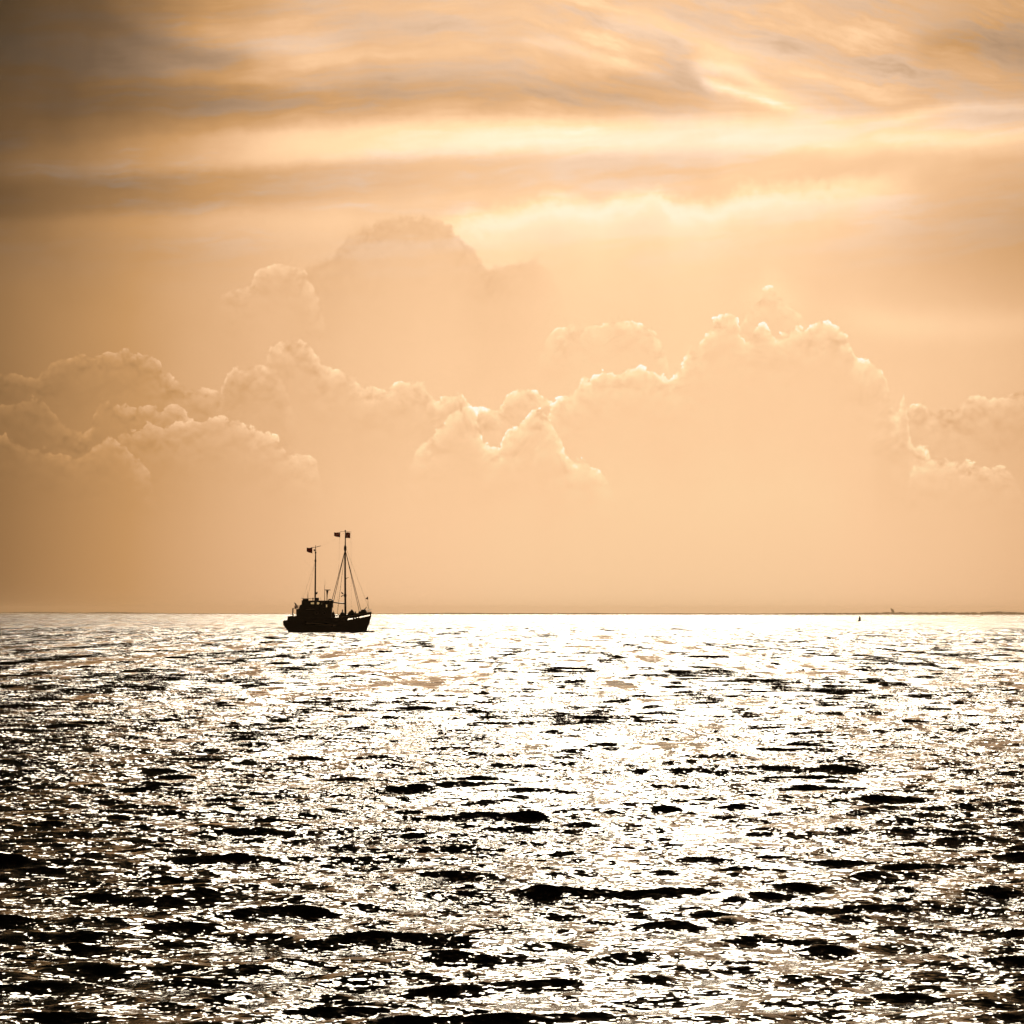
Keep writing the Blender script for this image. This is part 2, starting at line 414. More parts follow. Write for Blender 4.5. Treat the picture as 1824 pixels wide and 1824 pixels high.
# ------------------------------------------------------------------ the sea
def build_sea():
    # wind sea: many long-crested components running towards the viewer
    comps = []
    main = math.radians(-82)
    for lam, srms, n in ((6.5, .018, 8), (4.5, .028, 10), (3.0, .042, 12), (2.0, .052, 14), (1.35, .075, 16), (.9, .105, 18), (.6, .14, 18), (.4, .125, 16)):
        for i in range(n):
            l = lam * math.exp(RNG.normal(0, .16))
            th = main + RNG.normal(0, .26 if lam > 1.8 else .36)
            k = 2 * math.pi / l
            a = srms * math.sqrt(2.0 / n) / k
            comps.append((k * math.cos(th), k * math.sin(th), a, RNG.uniform(0, 2 * math.pi), l, math.cos(th), math.sin(th)))
    dense = np.arange(-19.5, 19.5001, 39.0 / 500)
    outer = [19.5]; step = .12
    while outer[-1] < 176:
        step = min(step * 1.16, 4.0); outer.append(outer[-1] + step)
    outer = np.array([o for o in outer[1:] if o < 178])
    az = np.radians(np.concatenate([-outer[::-1], dense, outer]))
    azw = np.gradient(az)
    r = [0.6, 2, 4, 6, 8, 9.5]
    x = 10.5
    while x < 450: r.append(x); x += min(x * .0026, .3)
    while x < 1100: r.append(x); x *= 1.006
    while x < 15500: r.append(x); x *= 1.02
    r.append(15500.0)
    r = np.array(r); rw = np.gradient(r)
    nr, na = len(r), len(az)
    A, R = np.meshgrid(az, r)
    cell = np.maximum(rw[:, None] * 1.0 + 0 * A, R * azw[None, :] * 0.7)
    x0 = R * np.sin(A); y0 = R * np.cos(A)
    x0f, y0f, cf = x0.ravel().astype(np.float32), y0.ravel().astype(np.float32), cell.ravel().astype(np.float32)
    z = np.zeros_like(x0f); ddx = np.zeros_like(x0f); ddy = np.zeros_like(x0f)
    lost = np.zeros_like(x0f); tot = 0.0
    # groups of higher and lower waves
    for kx, ky, a, ph, l, ct, s in comps:
        sel = np.nonzero(cf < l / 2.5)[0]
        w = np.clip((l / cf - 2.5) / 2.0, 0, 1)
        lost += (1 - w) * (a * math.hypot(kx, ky)) ** 2; tot += (a * math.hypot(kx, ky)) ** 2
        if len(sel) == 0: continue
        P = kx * x0f[sel] + ky * y0f[sel] + ph
        z[sel] += a * w[sel] * np.cos(P).astype(np.float32)
        sn = np.sin(P).astype(np.float32) * w[sel] * a * 0.9
        ddx[sel] -= ct * sn; ddy[sel] -= s * sn
    # the bow wave and the broken water along the cutter's side
    bx, by_ = -32.66, 340.0
    lx, ly = x0f - bx, y0f - by_
    t = np.clip((lx - 6.6) / 2.0, 0, 1)
    z += .42 * np.exp(-((ly + 1.3 + t * 1.6) / .55) ** 2) * np.exp(-((lx - 7.5) / 1.1) ** 2)
    z += .16 * np.exp(-((ly + 2.9) / .5) ** 2) * np.clip(np.sin(lx * 1.1 + .6), 0, 1) * np.exp(-(lx / 7.5) ** 6)
    z += .20 * np.exp(-((ly + .3) / 1.2) ** 2) * np.exp(-((lx + 9.2) / .8) ** 2)
    co = np.stack([x0f + ddx, y0f + ddy, z], 1).astype(np.float32)
    idx = np.arange(nr * na).reshape(nr, na)
    q = np.stack([idx[:-1, :-1], idx[:-1, 1:], idx[1:, 1:], idx[1:, :-1]], -1).reshape(-1, 4)
    q = q[:, ::-1]
    # close the ring behind the viewer
    last = np.stack([idx[:-1, -1], idx[:-1, 0], idx[1:, 0], idx[1:, -1]], -1)[:, ::-1]
    q = np.concatenate([q, last])
    me = bpy.data.meshes.new('water')
    me.vertices.add(len(co)); me.vertices.foreach_set('co', co.ravel())
    me.loops.add(q.size); me.loops.foreach_set('vertex_index', q.ravel().astype(np.int32))
    me.polygons.add(len(q))
    me.polygons.foreach_set('loop_start', np.arange(0, q.size, 4, dtype=np.int32))
    me.polygons.foreach_set('use_smooth', np.ones(len(q), dtype=bool))
    at = me.attributes.new('unresolved', 'FLOAT', 'POINT')
    at.data.foreach_set('value', np.sqrt(lost / tot).astype(np.float32))
    me.update()
    me.materials.append(MAT['water'])
    ob = bpy.data.objects.new('water', me); C.objects.link(ob)
    ob['kind'] = 'structure'; ob['label'] = 'choppy sea glittering with sunlight out to the horizon'
    return ob
build_sea()


# ------------------------------------------------------------------ mesh helpers
def link(name, bm, mat, parent=None, smooth_=False):
    me = bpy.data.meshes.new(name)
    bmesh.ops.recalc_face_normals(bm, faces=bm.faces)
    bm.to_mesh(me); bm.free()
    for mm in (mat if isinstance(mat, (list, tuple)) else [mat]): me.materials.append(MAT[mm])
    if smooth_:
        for p in me.polygons: p.use_smooth = True
    o = bpy.data.objects.new(name, me); C.objects.link(o)
    if parent is not None: o.parent = parent
    return o

def box(bm, x0, x1, y0, y1, z0, z1, bev=0.0):
    r = bmesh.ops.create_cube(bm, size=1.0)
    vs = r['verts']
    for v in vs:
        v.co = Vector(((x0 + x1) / 2 + v.co.x * (x1 - x0), (y0 + y1) / 2 + v.co.y * (y1 - y0), (z0 + z1) / 2 + v.co.z * (z1 - z0)))
    if bev:
        es = list({e for v in vs for e in v.link_edges})
        bmesh.ops.bevel(bm, geom=es, offset=bev, segments=2, affect='EDGES', profile=.5)

def tube(bm, pts, rad, n=8):
    """a round bar through pts; rad a number or one per point"""
    pts = [Vector(p) for p in pts]
    rs = rad if isinstance(rad, (list, tuple)) else [rad] * len(pts)
    rings = []
    for i, p in enumerate(pts):
        d = (pts[min(i + 1, len(pts) - 1)] - pts[max(i - 1, 0)]).normalized()
        s = d.cross(Vector((0, 1, 0)) if abs(d.y) < .9 else Vector((1, 0, 0))).normalized(); t = d.cross(s)
        rings.append([bm.verts.new(p + (s * math.cos(2 * math.pi * k / n) + t * math.sin(2 * math.pi * k / n)) * rs[i]) for k in range(n)])
    for a, b in zip(rings, rings[1:]):
        for k in range(n): bm.faces.new((a[k], a[(k + 1) % n], b[(k + 1) % n], b[k]))
    bm.faces.new(rings[0][::-1]); bm.faces.new(rings[-1])

def lathe(bm, prof, n=16, cx=0, cy=0):
    rings = [[bm.verts.new((cx + r * math.cos(2 * math.pi * k / n), cy + r * math.sin(2 * math.pi * k / n), z)) for k in range(n)] for r, z in prof]
    for a, b in zip(rings, rings[1:]):
        for k in range(n): bm.faces.new((a[k], a[(k + 1) % n], b[(k + 1) % n], b[k]))
    bm.faces.new(rings[0][::-1]); bm.faces.new(rings[-1])

def prism(bm, poly, y0, y1):
    """poly of (x, z) pushed through y0..y1"""
    a = [bm.verts.new((x, y0, z)) for x, z in poly]; b = [bm.verts.new((x, y1, z)) for x, z in poly]
    n = len(poly)
    bm.faces.new(a); bm.faces.new(b[::-1])
    for k in range(n): bm.faces.new((a[k], b[k], b[(k + 1) % n], a[(k + 1) % n]))

def torus(bm, c, R, r, axis='y', n=18, m=8):
    vs = []
    for i in range(n):
        a = 2 * math.pi * i / n; ring = []
        for j in range(m):
            b = 2 * math.pi * j / m
            u, w, h = (R + r * math.cos(b)) * math.cos(a), (R + r * math.cos(b)) * math.sin(a), r * math.sin(b)
            p = {'y': (u, h, w), 'x': (h, u, w), 'z': (u, w, h)}[axis]
            ring.append(bm.verts.new((c[0] + p[0], c[1] + p[1], c[2] + p[2])))
        vs.append(ring)
    for i in range(n):
        for j in range(m):
            bm.faces.new((vs[i][j], vs[(i + 1) % n][j], vs[(i + 1) % n][(j + 1) % m], vs[i][(j + 1) % m]))

def B(): return bmesh.new()

def lump_mesh(bm, cx, cy, z0, rx, ry, h, seed, peak=0.0):
    """an uneven heap"""
    rnd = random.Random(seed)
    r = bmesh.ops.create_icosphere(bm, subdivisions=3, radius=1.0)
    ph = [rnd.uniform(0, 6.28) for _ in range(6)]
    for v in r['verts']:
        p = v.co.copy()
        f = 1 + .12 * math.sin(5 * p.x + ph[0]) * math.sin(4 * p.y + ph[1]) + .10 * math.sin(9 * p.x + ph[2] + 5 * p.z) + .06 * math.sin(13 * p.y + ph[3] + 7 * p.x)
        zz = max(p.z, -.15)
        taper = 1 - peak * max(zz, 0)
        v.co = Vector((cx + p.x * rx * f * taper, cy + p.y * ry * f * taper, z0 + (zz + .15) / 1.15 * h * f))


# ------------------------------------------------------------------ the fishing cutter
DIST = 340.0
def boat_pt(cx, cy):
    """reading from the enlarged photograph -> metres along and above the waterline"""
    return (cx - 870) / 82.9, (1628 - cy) / 82.9

def interp(x, pts):
    xs, ys = zip(*pts)
    return float(np.interp(x, xs, ys))

SHEER = [(-7.9, 1.95), (-6, 1.92), (-3, 1.92), (0, 1.98), (2, 2.04), (3.5, 2.15), (5, 2.40), (6.4, 2.68), (7.75, 2.98)]
BEAM = [(-7.9, .35), (-7.6, 1.05), (-7.0, 1.65), (-6, 2.05), (-4, 2.3), (0, 2.4), (3, 2.25), (5, 1.7), (6.5, 1.0), (7.4, .4), (7.75, .07)]
def sheer(x): return interp(x, SHEER)
def beam(x): return interp(x, BEAM)

def stem_x(x, z):
    """rake the ends: the stem leans out, the counter tucks under"""
    if x > 5.0:
        t = (x - 5.0) / 2.75
        return x - t * t * .95 * max(0.0, (sheer(x) - z)) / 3.0
    if x < -6.0:
        t = (-6.0 - x) / 1.9
        return x + t * t * .85 * max(0.0, (1.4 - z)) / 1.4
    return x

boat = bpy.data.objects.new('fishing_cutter', None); C.objects.link(boat)
boat.location = (math.tan(math.atan((585.0 - 912) / F_PX)) * DIST, DIST, 0)
boat.rotation_euler = (0, math.radians(-.0), math.radians(3.0))
boat['label'] = 'dark two-masted fishing cutter with wheelhouse aft, silhouetted on the glittering sea'
boat['category'] = 'boat'

def hull_mesh():
    bm = B()
    xs = [-7.9, -7.75, -7.5, -7.1, -6.5, -5.5, -4, -2, 0, 1.5, 3, 4, 5, 5.8, 6.5, 7.0, 7.4, 7.62, 7.75]
    fr = [0, .18, .38, .6, .8, .92, 1.0]
    rows = []
    for x in xs:
        zs, b = sheer(x), beam(x)
        keel = -1.3 if x > -6 else -1.3 + (-6 - x) * .95
        if x > 6: keel = -1.3 + (x - 6) * .5
        ring = []
        for s in (-1, 1):
            seq = []
            for f in fr:
                z = keel + (zs - keel) * f
                w = b * (math.sin(f * math.pi / 2) ** (.75 if abs(x) < 4 else 1.0)) if f > 0 else .04
                seq.append((stem_x(x, z), s * w, z))
            ring.append(seq)
        rows.append([bm.verts.new(p) for p in ring[0][::-1]] + [bm.verts.new(p) for p in ring[1]])
    for a, b in zip(rows, rows[1:]):
        for k in range(len(a) - 1): bm.faces.new((a[k], a[k + 1], b[k + 1], b[k]))
    bm.faces.new(rows[0]); bm.faces.new(rows[-1][::-1])
    return bm
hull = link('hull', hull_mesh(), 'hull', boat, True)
es = hull.modifiers.new('edge', 'EDGE_SPLIT'); es.split_angle = math.radians(50)

def side_strip(x0, x1, zlo, zhi, off, th, n=24, sides=(-1, 1)):
    """a strake following the ship's side, both sides"""
    bm = B()
    for s in sides:
        prev = None
        for i in range(n + 1):
            x = x0 + (x1 - x0) * i / n
            zl, zh = zlo(x), zhi(x)
            b = beam(x) + off
            X_ = stem_x(x, zh)
            cur = [bm.verts.new((X_, s * b, zl)), bm.verts.new((X_, s * b, zh)), bm.verts.new((X_, s * max(b - th, .01), zh)), bm.verts.new((X_, s * max(b - th, .01), zl))]
            if prev:
                for k in range(4): bm.faces.new((prev[k], prev[(k + 1) % 4], cur[(k + 1) % 4], cur[k]))
            else: bm.faces.new(cur)
            prev = cur
        bm.faces.new(prev[::-1])
    return bm
SLOT = .25
# deck a little below the sheer, in one sheet
bm = B()
prev = None
for i in range(31):
    x = -7.6 + 15.2 * i / 30
    z = sheer(x) - .12; b = max(beam(x) - .08, .02)
    cur = [bm.verts.new((stem_x(x, z), -b, z)), bm.verts.new((stem_x(x, z), b, z))]
    if prev: bm.faces.new((prev[0], prev[1], cur[1], cur[0]))
    prev = cur
link('deck', bm, 'deck', hull)
for s_ in (-1, 1): link('gunwale', side_strip(-7.5, 7.7, lambda x: sheer(x) - .10, lambda x: sheer(x) + .02, .05, .14, sides=(s_,)), 'hull', hull)
for s_ in (-1, 1): link('bulwark', side_strip(2.4, 7.72, lambda x: sheer(x) + .02 + SLOT, lambda x: sheer(x) + .62, .0, .07, sides=(s_,)), 'hull', hull)
for s_ in (-1, 1): link('bulwark', side_strip(-5.4, 2.4, lambda x: sheer(x) + .02, lambda x: sheer(x) + .58, .0, .07, sides=(s_,)), 'hull', hull)
for s_ in (-1, 1): link('bulwark', side_strip(-7.05, -5.4, lambda x: sheer(x) + .02, lambda x: 2.84, .0, .08, sides=(s_,)), 'hull', hull)
for s_ in (-1, 1): link('rail_cap', side_strip(2.4, 7.74, lambda x: sheer(x) + .62, lambda x: sheer(x) + .70, .03, .16, sides=(s_,)), 'cream', hull)
for i, x in enumerate((2.6, 3.3, 4.55, 5.0, 7.55)):
    for s in (-1, 1):
        bm = B(); b = beam(x) - .035
        box(bm, x - (.12 if i != 3 else .1), x + .12, s * b - .03, s * b + .03, sheer(x) + .015, sheer(x) + .02 + SLOT + .02)
        link('bulwark_stanchion', bm, 'hull', hull)
# pale rubbing strake along the side, and the arrow-shaped mark at its fore end
for s_ in (-1, 1): link('rubbing_strake', side_strip(-3.75, .95, lambda x: 1.62 - (x + 3.75) * .085, lambda x: 1.70 - (x + 3.75) * .085, .045, .12, sides=(s_,)), 'cream', hull)
for s in (-1, 1):
    bm = B(); y = s * (beam(1.2) + .05)
    prism(bm, [(1.05, 1.05), (1.05, 1.37), (1.58, 1.20)], y - .02, y + .02)
    link('hull_mark', bm, 'white', hull)
# round stern fender
bm = B()
pts = []
for k in range(13):
    a = math.radians(-75 + 150 * k / 12)
    pts.append((-6.55 - 1.15 * math.cos(a), 1.55 * math.sin(a), 1.85))
tube(bm, pts, .27, 10)
link('stern_fender', bm, 'rubber', boat, True)
bm = B(); prism(bm, [(-7.15, 1.95), (-7.0, 2.8), (-6.93, 2.8), (-7.05, 1.95)], -1.5, 1.5)
link('transom_board', bm, 'hull', hull)
bm = B(); prism(bm, [(-6.5, -1.2), (-6.5, .6), (-7.0, .75), (-7.15, -1.2)], -.06, .06)
link('rudder', bm, 'hull', boat)
# bow pulpit
bm = B()
zb = 3.6
for s in (-1, 1):
    tube(bm, [(6.9, s * .55, 3.25), (6.95, s * .6, 3.95), (7.75, .0, 4.1)], .035, 6)
    tube(bm, [(7.4, s * .28, 3.35), (7.4, s * .32, 4.02)], .03, 6)
link('bow_rail', bm, 'white', boat)
bm = B(); box(bm, 7.2, 7.7, -.12, .12, 3.3, 3.62, .04)
link('bow_roller', bm, 'white', boat)

# deckhouse
def holed_wall(x0, x1, z0, z1, holes, y, th, slant=0.0):
    xs = sorted({x0, x1, *[h[0] for h in holes], *[h[1] for h in holes]}); zs = sorted({z0, z1, *[h[2] for h in holes], *[h[3] for h in holes]})
    bm = B(); V_ = {}
    def vv(x, z, yy):
        k = (round(x, 4), round(z, 4), yy)
        if k not in V_: V_[k] = bm.verts.new((x, yy, z))
        return V_[k]
    def solid(i, j):
        if not (0 <= i < len(xs) - 1 and 0 <= j < len(zs) - 1): return False
        cx, cz = (xs[i] + xs[i + 1]) / 2, (zs[j] + zs[j + 1]) / 2
        return not any(h[0] < cx < h[1] and h[2] < cz < h[3] for h in holes)
    ya, yb = y, y + th
    for i in range(len(xs) - 1):
        for j in range(len(zs) - 1):
            if not solid(i, j): continue
            a, b, c, d = (xs[i], zs[j]), (xs[i + 1], zs[j]), (xs[i + 1], zs[j + 1]), (xs[i], zs[j + 1])
            bm.faces.new([vv(*p, ya) for p in (a, b, c, d)]); bm.faces.new([vv(*p, yb) for p in (d, c, b, a)])
            for (p, q, di, dj) in ((a, b, 0, -1), (b, c, 1, 0), (c, d, 0, 1), (d, a, -1, 0)):
                if not solid(i + di, j + dj): bm.faces.new([vv(*p, ya), vv(*q, ya), vv(*q, yb), vv(*p, yb)])
    return bm

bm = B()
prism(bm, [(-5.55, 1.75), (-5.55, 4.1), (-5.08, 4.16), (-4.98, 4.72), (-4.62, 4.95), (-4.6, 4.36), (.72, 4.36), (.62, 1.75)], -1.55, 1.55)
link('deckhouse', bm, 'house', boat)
holes = [(-3.12, -2.40, 4.98, 5.30), (-2.05, -1.50, 4.95, 5.34), (-1.18, -1.02, 4.9, 5.2), (-.42, -.10, 4.45, 4.92)]
wh = bpy.data.objects.new('wheelhouse', None); C.objects.link(wh); wh.parent = boat
for y in (-1.45, 1.37):
    link('side_wall', holed_wall(-4.6, .86, 4.36, 5.52, holes, y, .08), 'house', wh)
    for h in holes:
        bm = B(); box(bm, h[0] + .003, h[1] - .003, y + .03, y + .05, h[2] + .003, h[3] - .003)
        link('pane', bm, 'glass', wh)
bm = B(); prism(bm, [(-4.6, 4.36), (-4.6, 5.52), (-4.52, 5.52), (-4.52, 4.36)], -1.37, 1.37)
link('rear_wall', bm, 'house', wh)
bm = B(); prism(bm, [(.70, 4.36), (.78, 5.02), (.86, 5.02), (.78, 4.36)], -1.37, 1.37)
link('front_wall', bm, 'house', wh)
for k in range(4):
    bm = B(); y0 = -1.3 + k * .66; prism(bm, [(.79, 5.025), (.80, 5.49), (.83, 5.49), (.82, 5.025)], y0, y0 + .6)
    link('pane', bm, 'glass', wh)
for k in range(5):
    bm = B(); y0 = -1.37 + k * .66; prism(bm, [(.78, 5.02), (.79, 5.52), (.86, 5.52), (.85, 5.02)], y0 + .004, y0 + .062)
    link('mullion', bm, 'house', wh)
bm = B(); box(bm, -4.65, .92, -1.6, 1.6, 5.52, 5.62, .03); link('roof', bm, 'house', wh)
bm = B(); prism(bm, [(.0, 5.62), (.12, 5.86), (.42, 5.93), (.72, 5.80), (.92, 5.62), (.70, 5.62), (.62, 5.70), (.14, 5.70), (.12, 5.62)], -1.2, 1.2); link('roof_visor', bm, 'house', wh)
bm = B(); prism(bm, [(-4.5, 5.62), (-4.42, 5.90), (-3.5, 5.90), (-3.5, 5.62)], -1.0, 1.0); link('roof_locker', bm, 'house', wh)
bm = B(); prism(bm, [(-4.78, 6.04), (-4.5, 5.93), (-2.5, 5.90), (-2.5, 5.97), (-4.45, 6.0), (-4.74, 6.10)], -1.2, 1.2); link('awning_board', bm, 'house', wh)
bm = B(); box(bm, -2.32, -1.63, -.4, .4, 5.62, 6.13, .04); link('vent_box', bm, 'steel', wh)
bm = B(); box(bm, -2.75, -2.6, -.3, -.1, 5.62, 5.92); tube(bm, [(-2.67, -.2, 5.9), (-2.67, -.2, 6.12)], .1, 8); link('searchlight', bm, 'steel', wh)
# door and pale trim on the near side
for y in (-1.57, 1.55):
    bm = B(); box(bm, -3.7, -3.05, y, y + .02, 2.15, 4.0); d_ = link('door', bm, 'house', boat)
    bm = B(); box(bm, -3.18, -3.12, y - .03 if y < 0 else y + .02, y if y < 0 else y + .05, 3.0, 3.15); link('handle', bm, 'steel', d_)
    bm = B(); box(bm, -3.85, -2.35, y - .01 if y < 0 else y, y + .02 if y < 0 else y + .03, 4.05, 4.1); link('trim_strip', bm, 'cream', boat)
    for wx_ in (-2.2, -.9):
        bm = B()
        torus(bm, (wx_ + .3, y + .01, 3.4), .26, .05, 'y', 16, 6); po = link('porthole', bm, 'steel', boat)
bm = B(); box(bm, .72, 1.12, -.6, .6, 1.9, 3.55, .05); prism(bm, [(.95, 1.9), (.95, 3.9), (1.15, 3.4), (1.3, 2.9), (1.2, 1.9)], -.5, .5)
link('companionway', bm, 'house', boat)

# radar, whips and aerials
rd = bpy.data.objects.new('radar', None); C.objects.link(rd); rd.parent = boat
bm = B(); tube(bm, [(-.20, 0, 5.6), (-.19, 0, 6.6), (-.16, 0, 7.1), (-.16, 0, 7.42)], [.07, .09, .16, .24], 8); link('radar_post', bm, 'steel', rd)
bm = B(); box(bm, -.62, .40, -.12, .12, 7.44, 7.58, .03); link('scanner_bar', bm, 'steel', rd)
for (x, z0, z1, rr) in ((-.62, 5.6, 8.35, .06), (-.58, 8.3, 9.4, .02), (-3.68, 5.95, 7.3, .035), (-3.5, 5.95, 7.0, .02), (-1.3, 5.6, 6.3, .02), (-4.6, 6.0, 6.9, .015)):
    bm = B(); tube(bm, [(x, .3, z0), (x - .03, .3, z1)], [rr, rr * .4], 6); link('aerial', bm, 'steel', boat)

# masts
mz = bpy.data.objects.new('mizzen_mast', None); C.objects.link(mz); mz.parent = boat
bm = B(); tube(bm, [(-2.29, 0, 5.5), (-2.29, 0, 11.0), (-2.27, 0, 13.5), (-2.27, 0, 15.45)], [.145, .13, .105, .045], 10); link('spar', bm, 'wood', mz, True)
bm = B(); tube(bm, [(-2.29, 0, 12.5), (-2.29, 0, 12.85)], .17, 10); link('mast_band', bm, 'steel', mz)
bm = B(); tube(bm, [(-2.27, 0, 14.0), (-2.27, 0, 14.25)], .15, 10); link('mast_band', bm, 'steel', mz)
bm = B(); tube(bm, [(-3.05, 0, 15.05), (-2.27, 0, 15.1), (-1.35, 0, 15.35)], .045, 6); link('crosstree', bm, 'steel', mz)
bm = B(); box(bm, -2.62, -2.4, -.1, .1, 14.4, 14.75, .03); tube(bm, [(-2.5, 0, 14.55), (-2.27, 0, 14.55)], .04, 6); link('mast_lamp', bm, 'steel', mz)
bm = B(); prism(bm, [(-2.16, 6.75), (-2.16, 7.05), (-1.88, 7.2), (-1.88, 6.85), (-2.05, 6.7)], -.14, .14); link('deck_light', bm, 'steel', mz)

mm_ = bpy.data.objects.new('main_mast', None); C.objects.link(mm_); mm_.parent = boat
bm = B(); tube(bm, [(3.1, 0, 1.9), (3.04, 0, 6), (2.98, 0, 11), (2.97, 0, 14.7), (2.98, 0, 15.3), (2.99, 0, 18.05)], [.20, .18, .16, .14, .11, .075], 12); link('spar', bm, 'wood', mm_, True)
bm = B(); tube(bm, [(2.97, 0, 14.4), (2.97, 0, 14.8), (2.98, 0, 15.2), (2.98, 0, 15.5)], [.16, .24, .22, .12], 10); link('mast_band', bm, 'steel', mm_, True)
bm = B(); tube(bm, [(2.0, 0, 17.85), (3.0, 0, 17.95), (4.0, 0, 17.85)], .03, 6); link('crosstree', bm, 'steel', mm_)
bm = B(); lathe(bm, [(.03, 17.95), (.13, 18.0), (.13, 18.12), (.03, 18.2)], 10, 2.98, 0); link('mast_truck', bm, 'steel', mm_)
bm = B(); tube(bm, [(3.05, 0, 9.5), (3.3, 0, 9.62), (3.65, 0, 9.78)], [.09, .05, .03], 6); link('lamp_bracket', bm, 'steel', mm_)
for (x, z, tilt) in ((2.52, 6.92, .12), (2.48, 6.45, -.1)):
    bm = B(); prism(bm, [(x - .22, z + tilt - .1), (x - .12, z + tilt + .14), (x + .14, z - tilt * .5 + .08), (x + .1, z - tilt * .5 - .12)], -.16, .16)
    tube(bm, [(x, 0, z), (3.0, 0, 6.6)], .045, 6); link('floodlight', bm, 'steel', mm_)
bm = B(); tube(bm, [(3.02, 0, 5.1), (1.9, 0, 5.18), (.88, 0, 5.3)], [.12, .11, .09], 8); link('boom', bm, 'wood', mm_, True)
bm = B(); tube(bm, [(3.02, 0, 6.3), (3.02, 0, 6.75)], .24, 10); link('mast_band', bm, 'steel', mm_)

def wire(a, b, r=.03, sag=0.0, name='stay'):
    a, b = Vector(a), Vector(b); bm = B()
    tube(bm, [a.lerp(b, t) + Vector((0, 0, -sag * 4 * t * (1 - t))) for t in (0, .25, .5, .75, 1)], r, 5)
    return link(name, bm, 'wire', mm_ if name != 'mizzen_stay' else mz)
top = (2.97, 0, 14.7)
wire(top, (.60, 1.5, 5.6), .055); wire(top, (.98, -1.5, 5.3), .055)
wire(top, (1.5, 2.3, 2.6), .018); wire(top, (1.6, -2.3, 2.6), .018)
wire(top, (5.62, .55, 3.3), .05); wire(top, (5.95, -.5, 3.4), .05)
wire((2.98, 0, 15.3), (7.5, 0, 3.6), .015)
wire((2.98, 0, 17.9), (-1.35, 0, 15.35), .005, .35)
wire((-2.28, 0, 12.7), (-4.5, 1.0, 6.0), .013, 0, 'mizzen_stay'); wire((-2.28, 0, 12.7), (-3.6, -1.0, 6.0), .013, 0, 'mizzen_stay')
wire((2.0, 0, 17.85), (1.7, -.5, 5.5), .01); wire((4.0, 0, 17.85), (4.1, .5, 3.0), .01)

def flag(x0, x1, z0, z1, droop, seed, label, parent, hoist_left=False, inner='flag_red', y=0.0):
    """bunting with a dark edge round a coloured field, rippled by the wind"""
    rnd = random.Random(seed); bm = B()
    nx, nz = 10, 8; ph = rnd.uniform(0, 6)
    V_ = {}
    for layer in (0, 1):
        for i in range(nx + 1):
            for j in range(nz + 1):
                t, s = i / nx, j / nz
                fly = t if hoist_left else 1 - t
                zz = z0 + (z1 - z0) * s - droop * fly * (1 - s * .35) * .0 + (droop * fly * (1 - s) if droop > 0 else 0)
                zz += .05 * math.sin(6 * fly + ph) * fly
                V_[layer, i, j] = bm.verts.new((x0 + (x1 - x0) * t, y + .10 * math.sin(7 * fly + ph) * fly + .012 * layer, zz))
    for i in range(nx):
        for j in range(nz):
            edge = i in (0, nx - 1) or j in (0, nz - 1)
            stripe = abs((i / nx) - (j / nz)) < .12 if inner == 'flag_pale' else (j % 4 == 2 and i % 3 == 1)
            mi = 0 if edge else (2 if stripe else 1)
            f = bm.faces.new((V_[0, i, j], V_[0, i + 1, j], V_[0, i + 1, j + 1], V_[0, i, j + 1])); f.material_index = mi
            f = bm.faces.new((V_[1, i, j], V_[1, i, j + 1], V_[1, i + 1, j + 1], V_[1, i + 1, j])); f.material_index = mi
    o = link('flag', bm, ['flag_dark', 'flag_red', 'flag_pale' if inner == 'flag_pale' else 'flag_dark'], parent)
    o['label'] = label
    return o
flag(.98, 2.05, 16.85, 17.75, .25, 1, 'red flag with dark edge on the aft side of the main masthead', mm_, False, 'flag_pale')
flag(3.08, 3.86, 16.75, 17.75, -.1, 2, 'dark flag with pinkish middle on the fore side of the main masthead', mm_, True, 'flag_pale')
flag(-3.86, -2.86, 14.0, 15.0, .3, 3, 'dark red flag at the mizzen masthead', mz, False, 'flag_red')
wire((2.05, 0, 17.85), (2.05, 0, 16.8), .012, 0, 'flag_halyard'); wire((-2.86, 0, 15.06), (-2.86, 0, 13.9), .012, 0, 'mizzen_stay')
# jack staff on the bow
bm = B(); tube(bm, [(7.1, 0, 3.3), (7.12, 0, 4.5), (7.05, 0, 6.35)], [.04, .03, .02], 6); js = link('jack_staff', bm, 'wire', boat)
bm = B(); prism(bm, [(7.04, 6.35), (7.06, 5.80), (6.6, 5.95), (6.78, 6.12)], -.02, .02); pf = link('pennant', bm, 'flag_dark', js)

# windlass, hatch, winch on the foredeck
bm = B(); box(bm, 5.4, 6.9, -.4, .4, 3.2, 3.75, .1); box(bm, 5.9, 6.75, -.35, .35, 3.7, 4.05, .08)
for x in (5.5, 6.75):
    for y in (-.3, .3): box(bm, x - .05, x + .05, y - .05, y + .05, sheer(x) - .13, 3.25)
tube(bm, [(6.1, -.6, 3.6), (6.1, .6, 3.6)], .36, 12); tube(bm, [(6.35, .2, 3.95), (6.85, .2, 4.5)], [.09, .05], 6)
link('windlass', bm, 'steel', boat)
bm = B(); box(bm, 3.3, 5.5, -.7, .7, 2.78, 2.95, .03); box(bm, 4.6, 5.45, -.6, .6, 2.94, 3.4, .06); box(bm, 4.75, 4.95, -.1, .1, 3.35, 3.72, .03)
for x in (3.4, 4.6, 5.4):
    for y in (-.6, .6): box(bm, x - .05, x + .05, y - .05, y + .05, sheer(x) - .13, 2.8)
link('sorting_table', bm, 'house', boat)
bm = B(); box(bm, 2.3, 2.9, -.6, .6, 1.95, 3.35, .1); tube(bm, [(2.55, -.8, 3.2), (2.55, .8, 3.2)], .38, 12); tube(bm, [(2.55, .1, 3.4), (2.55, .1, 4.05)], [.15, .08], 6); link('winch', bm, 'steel', boat)
